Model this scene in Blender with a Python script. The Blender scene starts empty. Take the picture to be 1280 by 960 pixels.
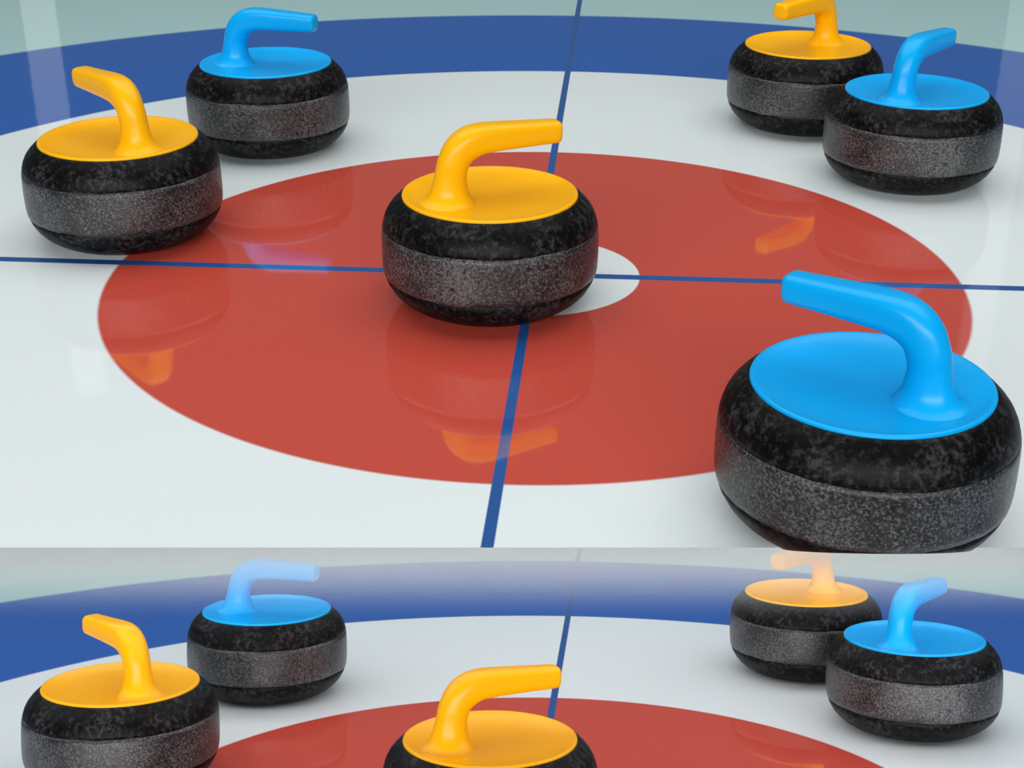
# Curling stones on two sheets of ice, the lower sheet sloping away under the sawn front edge of the upper one.
import bpy, bmesh, math, random
from mathutils import Vector, Matrix, noise

scn = bpy.context.scene
COL = scn.collection
PI = math.pi
K = 0.75966                      # metres per solved unit
R = 0.14669                      # stone radius
RD = 0.11773                     # top disc radius
ZD = 0.15413                     # height of the disc rim above the ice

# ------------------------------------------------------------------ camera
def cam_matrix(pitch, roll, yaw, cx, cy, h):
    cp, sp, c, s = math.cos(pitch), math.sin(pitch), math.cos(yaw), math.sin(yaw)
    right = Vector((c, s, 0)); up = Vector((-s*sp, c*sp, cp)); fwd = Vector((-s*cp, c*cp, -sp))
    cr, sr = math.cos(roll), math.sin(roll)
    r2 = right*cr + up*sr; u2 = -right*sr + up*cr
    m = Matrix.Identity(4)
    for i in range(3):
        m[i][0] = r2[i]; m[i][1] = u2[i]; m[i][2] = -fwd[i]
    m[0][3], m[1][3], m[2][3] = cx, cy, h
    return m

CAM1 = cam_matrix(0.45164, 0.00135, 0.07508, 0.15019*K, -2.53551*K, K)
CAM2 = cam_matrix(0.08208, -0.00019, 0.08107, 0.17319*K, -2.58043*K, 1.04073*K)
SHEET2 = CAM1 @ CAM2.inverted()          # where the lower sheet of ice lies (rigid: turned and moved only)
F = 1787.09

cd = bpy.data.cameras.new('camera'); cam = bpy.data.objects.new('camera', cd); COL.objects.link(cam)
cd.sensor_width = 36; cd.lens = 36*F/1280; cd.clip_start = .02
cam.matrix_world = CAM1
scn.camera = cam

def ground(px, py):
    d = CAM1.to_3x3() @ Vector(((px-640)/F, -(py-480)/F, -1))
    o = CAM1.translation
    return o + d*(-o.z/d.z)

# ------------------------------------------------------------------ helpers
def mesh_obj(name, bm, mats, parent=None, smooth=True):
    me = bpy.data.meshes.new(name)
    bmesh.ops.recalc_face_normals(bm, faces=bm.faces)
    bm.to_mesh(me); bm.free()
    for m in (mats if isinstance(mats, (list, tuple)) else [mats]): me.materials.append(m)
    if smooth:
        for p in me.polygons: p.use_smooth = True
    o = bpy.data.objects.new(name, me); COL.objects.link(o)
    if parent: o.parent = parent
    return o

def N(nt, t, **kw):
    n = nt.nodes.new(t)
    for k, v in kw.items(): setattr(n, k, v)
    return n

def mat(name):
    m = bpy.data.materials.new(name); m.use_nodes = True
    nt = m.node_tree
    return m, nt, nt.nodes['Principled BSDF']

def srgb(r, g, b):
    f = lambda c: (c/255/12.92) if c <= 10.3 else ((c/255+.055)/1.055)**2.4
    return (f(r), f(g), f(b), 1)

# ------------------------------------------------------------------ materials
def ice_material():
    m, nt, b = mat('painted_ice')
    L = nt.links.new
    tc = N(nt, 'ShaderNodeTexCoord'); sep = N(nt, 'ShaderNodeSeparateXYZ'); L(tc.outputs['Object'], sep.inputs[0])
    def M(op, a, c=None, clamp=False):
        n = N(nt, 'ShaderNodeMath', operation=op, use_clamp=clamp)
        for i, v in enumerate((a, c)):
            if v is None: continue
            if isinstance(v, (int, float)): n.inputs[i].default_value = v
            else: L(v, n.inputs[i])
        return n.outputs[0]
    X, Y = sep.outputs[0], sep.outputs[1]
    rad = M('SQRT', M('ADD', M('MULTIPLY', X, X), M('MULTIPLY', Y, Y)))
    def inside(v, edge, soft):           # 1 where v < edge
        mr = N(nt, 'ShaderNodeMapRange', interpolation_type='SMOOTHSTEP')
        L(v, mr.inputs[0]); mr.inputs[1].default_value = edge-soft; mr.inputs[2].default_value = edge+soft
        mr.inputs[3].default_value = 1; mr.inputs[4].default_value = 0
        return mr.outputs[0]
    def mix(fac, a, c):
        n = N(nt, 'ShaderNodeMix', data_type='RGBA'); L(fac, n.inputs[0])
        for i, v in ((6, a), (7, c)):
            if isinstance(v, tuple): n.inputs[i].default_value = v
            else: L(v, n.inputs[i])
        return n.outputs[2]
    ns = N(nt, 'ShaderNodeTexNoise'); ns.inputs['Scale'].default_value = 2.2; ns.inputs['Detail'].default_value = 3
    L(tc.outputs['Object'], ns.inputs['Vector'])
    white = mix(ns.outputs[0], ICE_A, ICE_B)
    col = mix(inside(rad, 1.833, .012), OUTER, BLUE)
    col = mix(inside(rad, 1.227, .006), col, white)
    col = mix(inside(rad, .61, .003), col, RED)
    col = mix(inside(rad, .153, .0015), col, white)
    ln = M('MAXIMUM', inside(M('ABSOLUTE', X), .0065, .001), inside(M('ABSOLUTE', Y), .0092, .001))
    col = mix(ln, col, LINE)
    L(col, b.inputs['Base Color'])
    b.inputs['Roughness'].default_value = .55
    b.inputs['Specular IOR Level'].default_value = .0
    b.inputs['Coat Weight'].default_value = 1
    b.inputs['Coat Roughness'].default_value = .045
    b.inputs['Coat IOR'].default_value = COAT_IOR
    # the gentle pebble of the ice surface
    pn = N(nt, 'ShaderNodeTexNoise'); pn.inputs['Scale'].default_value = 9; pn.inputs['Detail'].default_value = 2
    L(tc.outputs['Object'], pn.inputs['Vector'])
    bp = N(nt, 'ShaderNodeBump'); bp.inputs['Strength'].default_value = .05; bp.inputs['Distance'].default_value = .004
    L(pn.outputs[0], bp.inputs['Height']); L(bp.outputs[0], b.inputs['Coat Normal'])
    return m

ICE_A = srgb(222, 231, 231); ICE_B = srgb(228, 236, 237)
OUTER = srgb(172, 207, 207); BLUE = srgb(28, 89, 172); RED = srgb(194, 74, 60); LINE = srgb(36, 84, 150)
COAT_IOR = 1.9
MIST = 30

def granite_polished():
    m, nt, b = mat('polished_black_granite'); L = nt.links.new
    tc = N(nt, 'ShaderNodeTexCoord')
    n1 = N(nt, 'ShaderNodeTexNoise'); n1.inputs['Scale'].default_value = 125; n1.inputs['Detail'].default_value = 5; n1.inputs['Roughness'].default_value = .7
    n2 = N(nt, 'ShaderNodeTexNoise'); n2.inputs['Scale'].default_value = 22; n2.inputs['Detail'].default_value = 3
    for n in (n1, n2): L(tc.outputs['Object'], n.inputs['Vector'])
    m2 = N(nt, 'ShaderNodeMath', operation='MULTIPLY_ADD'); L(n2.outputs[0], m2.inputs[0]); m2.inputs[1].default_value = .7; m2.inputs[2].default_value = .65
    mu = N(nt, 'ShaderNodeMath', operation='MULTIPLY'); L(n1.outputs[0], mu.inputs[0]); L(m2.outputs[0], mu.inputs[1])
    cr = N(nt, 'ShaderNodeValToRGB'); e = cr.color_ramp.elements
    e[0].position = .44; e[0].color = (.0012, .0012, .0012, 1); e[1].position = .68; e[1].color = (.034, .034, .0355, 1)
    c = cr.color_ramp.elements.new(.52); c.color = (.006, .006, .0065, 1)
    L(mu.outputs[0], cr.inputs[0]); L(cr.outputs[0], b.inputs['Base Color'])
    b.inputs['Roughness'].default_value = .42; b.inputs['Specular IOR Level'].default_value = .1
    bp = N(nt, 'ShaderNodeBump'); bp.inputs['Strength'].default_value = .25; bp.inputs['Distance'].default_value = .002
    L(n1.outputs[0], bp.inputs['Height']); L(bp.outputs[0], b.inputs['Normal'])
    return m

def granite_rough():
    m, nt, b = mat('pitted_grey_granite'); L = nt.links.new
    tc = N(nt, 'ShaderNodeTexCoord')
    n1 = N(nt, 'ShaderNodeTexNoise'); n1.inputs['Scale'].default_value = 330; n1.inputs['Detail'].default_value = 5; n1.inputs['Roughness'].default_value = .75
    n2 = N(nt, 'ShaderNodeTexNoise'); n2.inputs['Scale'].default_value = 14; n2.inputs['Detail'].default_value = 3
    vo = N(nt, 'ShaderNodeTexVoronoi'); vo.inputs['Scale'].default_value = 70
    for n in (n1, n2, vo): L(tc.outputs['Object'], n.inputs['Vector'])
    cr = N(nt, 'ShaderNodeValToRGB'); e = cr.color_ramp.elements
    e[0].position = .42; e[0].color = (.006, .006, .006, 1); e[1].position = .62; e[1].color = (.115, .115, .118, 1)
    c = cr.color_ramp.elements.new(.5); c.color = (.020, .020, .021, 1)
    ad = N(nt, 'ShaderNodeMath', operation='MULTIPLY_ADD'); L(n2.outputs[0], ad.inputs[0]); ad.inputs[1].default_value = .28; 
    sb = N(nt, 'ShaderNodeMath', operation='SUBTRACT'); L(n1.outputs[0], sb.inputs[0]); sb.inputs[1].default_value = .14
    L(sb.outputs[0], ad.inputs[2]); L(ad.outputs[0], cr.inputs[0])
    # scattered dark pits
    pit = N(nt, 'ShaderNodeMapRange'); L(vo.outputs['Distance'], pit.inputs[0])
    pit.inputs[1].default_value = .1; pit.inputs[2].default_value = .22; pit.inputs[3].default_value = .08; pit.inputs[4].default_value = 1
    mx = N(nt, 'ShaderNodeMix', data_type='RGBA', blend_type='MULTIPLY'); mx.inputs[0].default_value = 1
    L(cr.outputs[0], mx.inputs[6]); L(pit.outputs[0], mx.inputs[7])
    L(mx.outputs[2], b.inputs['Base Color'])
    b.inputs['Roughness'].default_value = .3; b.inputs['Specular IOR Level'].default_value = .45
    bp = N(nt, 'ShaderNodeBump'); bp.inputs['Strength'].default_value = .35; bp.inputs['Distance'].default_value = .002
    L(n1.outputs[0], bp.inputs['Height']); L(bp.outputs[0], b.inputs['Normal'])
    return m

def plastic(name, col, rough=.3):
    m, nt, b = mat(name)
    b.inputs['Base Color'].default_value = col; b.inputs['Roughness'].default_value = rough
    b.inputs['Specular IOR Level'].default_value = .22
    ns = N(nt, 'ShaderNodeTexNoise'); ns.inputs['Scale'].default_value = 60
    tc = N(nt, 'ShaderNodeTexCoord'); nt.links.new(tc.outputs['Object'], ns.inputs['Vector'])
    mr = N(nt, 'ShaderNodeMapRange'); nt.links.new(ns.outputs[0], mr.inputs[0])
    mr.inputs[3].default_value = rough-.04; mr.inputs[4].default_value = rough+.04
    nt.links.new(mr.outputs[0], b.inputs['Roughness'])
    return m

ICE = ice_material(); BLACK = granite_polished(); GREY = granite_rough()
YEL = plastic('yellow_plastic', srgb(240, 174, 0)); BLU = plastic('blue_plastic', srgb(0, 160, 228))

# ------------------------------------------------------------------ the two sheets of ice
def side_edge():                                   # front edge of the upper sheet, seen along the row y = 685
    a, b = ground(0, 684.5), ground(1280, 684.5)
    d = (b-a).normalized(); return a, b, d
EA, EB, ED = side_edge()
BACKDIR = Vector((-ED.y, ED.x, 0))                 # away from the camera, level
BEVEL = math.radians(29)                           # slope of the sawn front face
THICK = .05

def slab(name, front, back, half, thick, undercut, basis_o, dx, dy):
    bm = bmesh.new()
    top, bot = [], []
    for z, f in ((0, front), (-thick, front+undercut)):
        l = top if z == 0 else bot
        for u, v in ((-half, f), (half, f), (half, back), (-half, back)):
            p = basis_o + dx*u + dy*v; l.append(bm.verts.new((p.x, p.y, z)))
    bm.faces.new(top); bm.faces.new(bot[::-1])
    for i in range(4): bm.faces.new((top[i], top[(i+1) % 4], bot[(i+1) % 4], bot[i]))
    o = mesh_obj(name, bm, ICE, smooth=False); o['kind'] = 'structure'
    return o
mid = (EA+EB)/2
sheet = slab('floor', 0, 6.5, 3.2, THICK, THICK/math.tan(BEVEL), mid, ED, BACKDIR)
low = slab('floor', -1.0, 4.5, 3.2, .05, 0, Vector((0, 0, 0)), Vector((1, 0, 0)), Vector((0, 1, 0)))
low.matrix_world = SHEET2

# ------------------------------------------------------------------ the curling stone
SEG = 128
ZB, ZT = .325*R, .765*R                    # lower and upper bound of the rough grey striking band
PROF = [(.0, .035), (.45, .03), (.5, .0), (.60, .0), (.665, .012), (.74, .035), (.81, .075), (.875, .125), (.925, .18), (.965, .25),
        (.988, .31), (1.0, .38), (1.003, .48), (1.003, .58), (1.0, .68), (.996, .74), (.985, .80), (.968, .855), (.94, .91),
        (.905, .955), (.87, .99), (.84, 1.015), (.82, 1.034), (.81, 1.036), (.77, 1.0), (.0, .99)]
def prof_r(z):                             # radius on the side wall at height z (both in units of R)
    pts = PROF[3:24]
    for (r0, z0), (r1, z1) in zip(pts, pts[1:]):
        if z0 <= z <= z1: return r0+(r1-r0)*(z-z0)/max(z1-z0, 1e-6)
    return pts[-1][0]

def jag(t, seed, amp=.0011):
    v = Vector((math.cos(t)*6+seed, math.sin(t)*6, seed*1.7)); w = v*4
    return amp*(noise.noise(v)+.7*noise.noise(w))

def lathe(rings):                          # rings: list of function(t) -> (r, z)
    bm = bmesh.new(); vs = []
    for fn in rings:
        row = []
        for i in range(SEG):
            t = 2*PI*i/SEG; r, z = fn(t); row.append(bm.verts.new((r*math.cos(t), r*math.sin(t), z)))
        vs.append(row)
    for a, b in zip(vs, vs[1:]):
        for i in range(SEG): bm.faces.new((a[i], a[(i+1) % SEG], b[(i+1) % SEG], b[i]))
    return bm, vs

def body_bm():
    """polished body: the underside and lower curve, a slightly recessed core behind the band, the upper shoulder"""
    rings = []
    def const(r, z): return lambda t: (r*R, z*R)
    lo = [p for p in PROF if p[1]*R < ZB-.004 and not (p[0] == 0 and p[1] > .1)]
    up = [p for p in PROF if p[1]*R > ZT+.004]
    rings.append(const(.004, .035))
    for p in lo[1:]: rings.append(const(*p))
    rb, rt = prof_r(ZB/R)*R, prof_r(ZT/R)*R
    rings.append(lambda t: (rb, ZB+jag(t, 3)))
    rings.append(lambda t: (rb-.002, ZB+jag(t, 3)+.0006))
    rings.append(lambda t: (rt-.002, ZT+jag(t, 9)-.0006))
    rings.append(lambda t: (rt, ZT+jag(t, 9)))
    for p in up[:-1]: rings.append(const(*p))
    rings.append(const(.004, .99))
    bm, vs = lathe(rings)
    bm.faces.new(vs[0][::-1]); bm.faces.new(vs[-1])
    return bm
def band_bm():
    rings = []
    n = 10
    rings.append(lambda t: (prof_r(ZB/R)*R-.004, ZB+jag(t, 3)+.0003))
    for i in range(n+1):
        f = i/n
        def fn(t, f=f):
            z = (ZB+jag(t, 3))*(1-f)+(ZT+jag(t, 9))*f
            return prof_r(z/R)*R+.0002, z
        rings.append(fn)
    rings.append(lambda t: (prof_r(ZT/R)*R-.004, ZT+jag(t, 9)-.0003))
    bm, vs = lathe(rings)
    for i in range(SEG): bm.faces.new((vs[-1][i], vs[-1][(i+1) % SEG], vs[0][(i+1) % SEG], vs[0][i]))
    return bm
def disc_bm():
    """dished plastic cap: thin rolled lip, floor a little lower than the rim"""
    s = RD/R
    pr = [(s-.012, -.045), (s-.001, -.035), (s+.004, -.012), (s, .002), (s-.012, .008), (s-.03, .004), (s-.06, -.008), (s-.10, -.018),
          (s-.16, -.029), (s-.25, -.037), (s-.4, -.041), (s-.6, -.041), (.004, -.040)]
    bm, vs = lathe([(lambda t, r=r, z=z: (r*R, ZD+z*R)) for r, z in pr])
    bm.faces.new(vs[-1]); bm.faces.new(vs[0][::-1])
    return bm

def smooth_path(pts, n):
    out = []
    P = [Vector(p) for p in pts]
    P = [P[0]*2-P[1]]+P+[P[-1]*2-P[-2]]
    segs = len(P)-3
    for s in range(segs):
        for i in range(n):
            t = i/n; a, b, c, d = P[s:s+4]
            out.append(.5*((2*b)+(c-a)*t+(2*a-5*b+4*c-d)*t*t+(3*b-a-3*c+d)*t**3))
    out.append(P[-2]); return out

def handle_bm():
    """gooseneck handle along local +x: (x, z, half width across, half thickness in the bend plane), units of R"""
    key = [(-.405, -.080, .345, .355), (-.403, -.046, .262, .278), (-.400, -.008, .205, .222), (-.396, .07, .158, .176), (-.385, .20, .136, .148),
           (-.360, .31, .136, .146), (-.305, .415, .136, .146), (-.215, .485, .136, .143), (-.10, .517, .135, .132), (.06, .522, .132, .124),
           (.26, .517, .124, .116), (.46, .511, .116, .109), (.62, .506, .110, .104)]
    path = smooth_path([(a, b, 0) for a, b, c, d in key], 5)
    wid = smooth_path([(c, d, 0) for a, b, c, d in key], 5)
    m = len(path)
    stations = [(path[i], wid[i].x, wid[i].y, 0) for i in range(m)]
    tip = path[-1]; dr = (path[-1]-path[-2]).normalized()
    w, h = wid[-1].x, wid[-1].y
    for dd, sc in ((.030, .99), (.048, .95), (.062, .86), (.070, .74), (.073, .5)):
        stations.append((tip+dr*dd, w*sc, h*sc, 0))
    S = 40; bm = bmesh.new(); rows = []
    for i, (c, hw, ht, _) in enumerate(stations):
        if i == 0: t = stations[1][0]-c
        elif i >= m-1: t = dr
        else: t = stations[i+1][0]-stations[i-1][0]
        t = t.normalized(); nrm = Vector((-t.y, t.x, 0))       # in the bend plane (x, z)
        f = min(1, max(0, (i/m-.45)/.25)); e = 2+1.6*f         # round neck, squarer grip
        row = []
        for j in range(S):
            a = 2*PI*j/S; ca, sa = math.cos(a), math.sin(a)
            x = math.copysign(abs(ca)**(2/e), ca)*hw; y = math.copysign(abs(sa)**(2/e), sa)*ht
            p = c+nrm*y
            row.append(bm.verts.new((p.x*R, x*R, ZD+p.y*R)))
        rows.append(row)
    for a, b in zip(rows, rows[1:]):
        for j in range(S): bm.faces.new((a[j], a[(j+1) % S], b[(j+1) % S], b[j]))
    bm.faces.new(rows[0][::-1]); bm.faces.new(rows[-1])
    return bm

def empty(name, M):
    o = bpy.data.objects.new(name, None); COL.objects.link(o); o.empty_display_size = .1; o.matrix_world = M; return o

# one stone of each colour is built, the rest are copies of it
def make_stone(mt):
    r = empty('curling_stone', Matrix.Identity(4))
    r['category'] = 'curling stone'
    mesh_obj('stone_body', body_bm(), BLACK, r); mesh_obj('striking_band', band_bm(), GREY, r)['label'] = 'rough grey band around the black stone'
    mesh_obj('top_disc', disc_bm(), mt, r); mesh_obj('handle', handle_bm(), mt, r)
    return r
def copy_stone(src):
    r = src.copy(); COL.objects.link(r)
    for ch in list(src.children):
        c = ch.copy(); COL.objects.link(c); c.parent = r
    return r

proto = {}
def place(colour, M, x, y, deg, spin, label):
    if colour in proto: r = copy_stone(proto[colour])
    else: r = proto[colour] = make_stone(YEL if colour == 'yellow' else BLU)
    a = math.radians(deg)
    r.matrix_world = M @ Matrix.Translation((x*K, y*K, 0)) @ Matrix.Rotation(a, 4, 'Z')
    r['label'] = label; r['group'] = colour+' handled curling stones'
    return r

I4 = Matrix.Identity(4)
s6 = None
place('yellow', I4, -.07038, -.12854, 28.4, 0, 'yellow-handled curling stone near the button, centre of the upper ice sheet')
place('yellow', I4, -.83651, .16225, 136.2, 0, 'yellow-handled curling stone at far left, beside the red circle, on the upper ice sheet')
place('blue', I4, -.69185, .81323, -10.3, 0, 'blue-handled curling stone behind the left yellow one on the upper ice sheet')
place('yellow', I4, .61907, 1.10928, -131.3, 0, 'yellow-handled curling stone at upper right, partly hidden by a blue one')
place('blue', I4, .80929, .66228, 54.3, 0, 'blue-handled curling stone in front of the upper right yellow one on the upper sheet')
place('yellow', SHEET2, -.06759, -.10175, 28.4, 0, 'yellow-handled curling stone on the red circle at the bottom edge of the photo')
place('yellow', SHEET2, -.84269, .17368, 136.2, 0, 'yellow-handled curling stone at far left of the lower sheet, bottom left corner')
place('blue', SHEET2, -.70550, .81095, -10.3, 0, 'blue-handled curling stone behind the left yellow one on the lower ice sheet')
place('yellow', SHEET2, .63572, 1.10438, -131.3, 0, 'yellow-handled curling stone just under the upper sheet edge, partly behind a lower sheet blue one')
place('blue', SHEET2, .82382, .6666, 54.3, 0, 'blue-handled curling stone at the lower right, standing on the lower ice sheet')

# the big near stone straddles the front edge and is sawn off with it
s6 = place('blue', I4, .48706, -.85083, 144.6, 0, 'largest blue-handled curling stone, nearest the camera, cut off at the ice edge')
s6['group'] = 'blue handled curling stones'
inv = s6.matrix_world.inverted()
nrm = (BACKDIR*math.sin(BEVEL) + Vector((0, 0, 1))*math.cos(BEVEL)).normalized()   # keep what lies above the sawn plane
for ch in list(s6.children):
    if ch.name.split('.')[0] in ('stone_body', 'striking_band'):
        ch.data = ch.data.copy()
        bm = bmesh.new(); bm.from_mesh(ch.data)
        co = inv @ EA; no = (inv.to_3x3() @ nrm).normalized()
        g = bm.verts[:]+bm.edges[:]+bm.faces[:]
        res = bmesh.ops.bisect_plane(bm, geom=g, plane_co=co, plane_no=no, clear_inner=True)
        ed = [e for e in res['geom_cut'] if isinstance(e, bmesh.types.BMEdge)]
        bmesh.ops.holes_fill(bm, edges=ed)
        bm.to_mesh(ch.data); bm.free()

# ------------------------------------------------------------------ light
def area(name, loc, target, sx, sy, power, col=(1, 1, 1)):
    l = bpy.data.lights.new(name, 'AREA'); l.shape = 'RECTANGLE'; l.size = sx; l.size_y = sy; l.energy = power; l.color = col
    o = bpy.data.objects.new(name, l); COL.objects.link(o); o.location = loc
    d = Vector(target)-Vector(loc); o.rotation_euler = d.to_track_quat('-Z', 'Y').to_euler(); return o

area('front_softbox', (0, -7.5, 2.9), (0, 0, 0), 11, 1.2, 720)  # soft light added behind the camera, brightens the stones' reflections in the ice
area('overhead_fill', (0, 1.0, 4.4), (0, 1.0, 0), 8, 4.8, 250)  # overhead fill added to even out the light, no actual fixture
# fill lights added beneath the upper sheet to brighten the lower ice
for dy, p in ((.6, 13), (1.5, 16), (2.6, 26)):
    c = mid+BACKDIR*dy+Vector((0, 0, -.09))
    area('under_fill', c, c+Vector((0, .0001, -1)), 4.4, .6, p)
# narrow upright lamps at the far end of the hall, their glare lies in the ice
for px, p in ((62, .3), (1268, .2)):
    g = ground(px, 110); d = Vector((g.x-CAM1.translation.x, g.y-CAM1.translation.y, 0)).normalized()
    c = g+d*4.2+Vector((0, 0, 1.6)); area('tube_lamp', c, (g.x, g.y, 1.6), .16, 2.2, p)

# cold mist hanging just under the front edge of the upper sheet, thinning downwards
bm = bmesh.new()
MH, MD = .10, .10
pr = [mid+ED*u+BACKDIR*(v+.012)+Vector((0, 0, z)) for z in (-.004, -MH) for u, v in ((-3, 0), (3, 0), (3, MD), (-3, MD))]
bv = [bm.verts.new(q) for q in pr]
# the top of the mist follows the slanted face of the sheet
for i in (2, 3): bv[i].co.z = -THICK-.012
for f in ((0, 1, 2, 3), (7, 6, 5, 4), (0, 4, 5, 1), (1, 5, 6, 2), (2, 6, 7, 3), (3, 7, 4, 0)): bm.faces.new([bv[i] for i in f])
mm, nt, b = mat('cold_mist'); nt.nodes.remove(b)
tc = N(nt, 'ShaderNodeTexCoord'); sp = N(nt, 'ShaderNodeSeparateXYZ'); nt.links.new(tc.outputs['Object'], sp.inputs[0])
mr = N(nt, 'ShaderNodeMapRange'); nt.links.new(sp.outputs[2], mr.inputs[0])
mr.inputs[1].default_value = -MH; mr.inputs[2].default_value = -.005; mr.inputs[3].default_value = 0; mr.inputs[4].default_value = 1
pw = N(nt, 'ShaderNodeMath', operation='POWER'); nt.links.new(mr.outputs[0], pw.inputs[0]); pw.inputs[1].default_value = 1.6
ml = N(nt, 'ShaderNodeMath', operation='MULTIPLY'); nt.links.new(pw.outputs[0], ml.inputs[0]); ml.inputs[1].default_value = MIST
vp = N(nt, 'ShaderNodeVolumeScatter'); vp.inputs['Color'].default_value = (.93, .98, .98, 1); vp.inputs['Anisotropy'].default_value = -.45; nt.links.new(ml.outputs[0], vp.inputs['Density'])
nt.links.new(vp.outputs[0], nt.nodes['Material Output'].inputs['Volume'])
mist = mesh_obj('cold_mist', bm, mm, smooth=False)
mist['kind'] = 'stuff'; mist['category'] = 'mist'; mist['label'] = 'thin white mist hanging below the front edge of the upper ice sheet'

w = bpy.data.worlds.new('world'); scn.world = w; w.use_nodes = True
w.node_tree.nodes['Background'].inputs[0].default_value = (.80, .92, .93, 1)
w.node_tree.nodes['Background'].inputs[1].default_value = .11

vs = scn.view_settings
vs.view_transform = 'Standard'; vs.look = 'None'; vs.gamma = 1; vs.exposure = 0; vs.use_curve_mapping = False
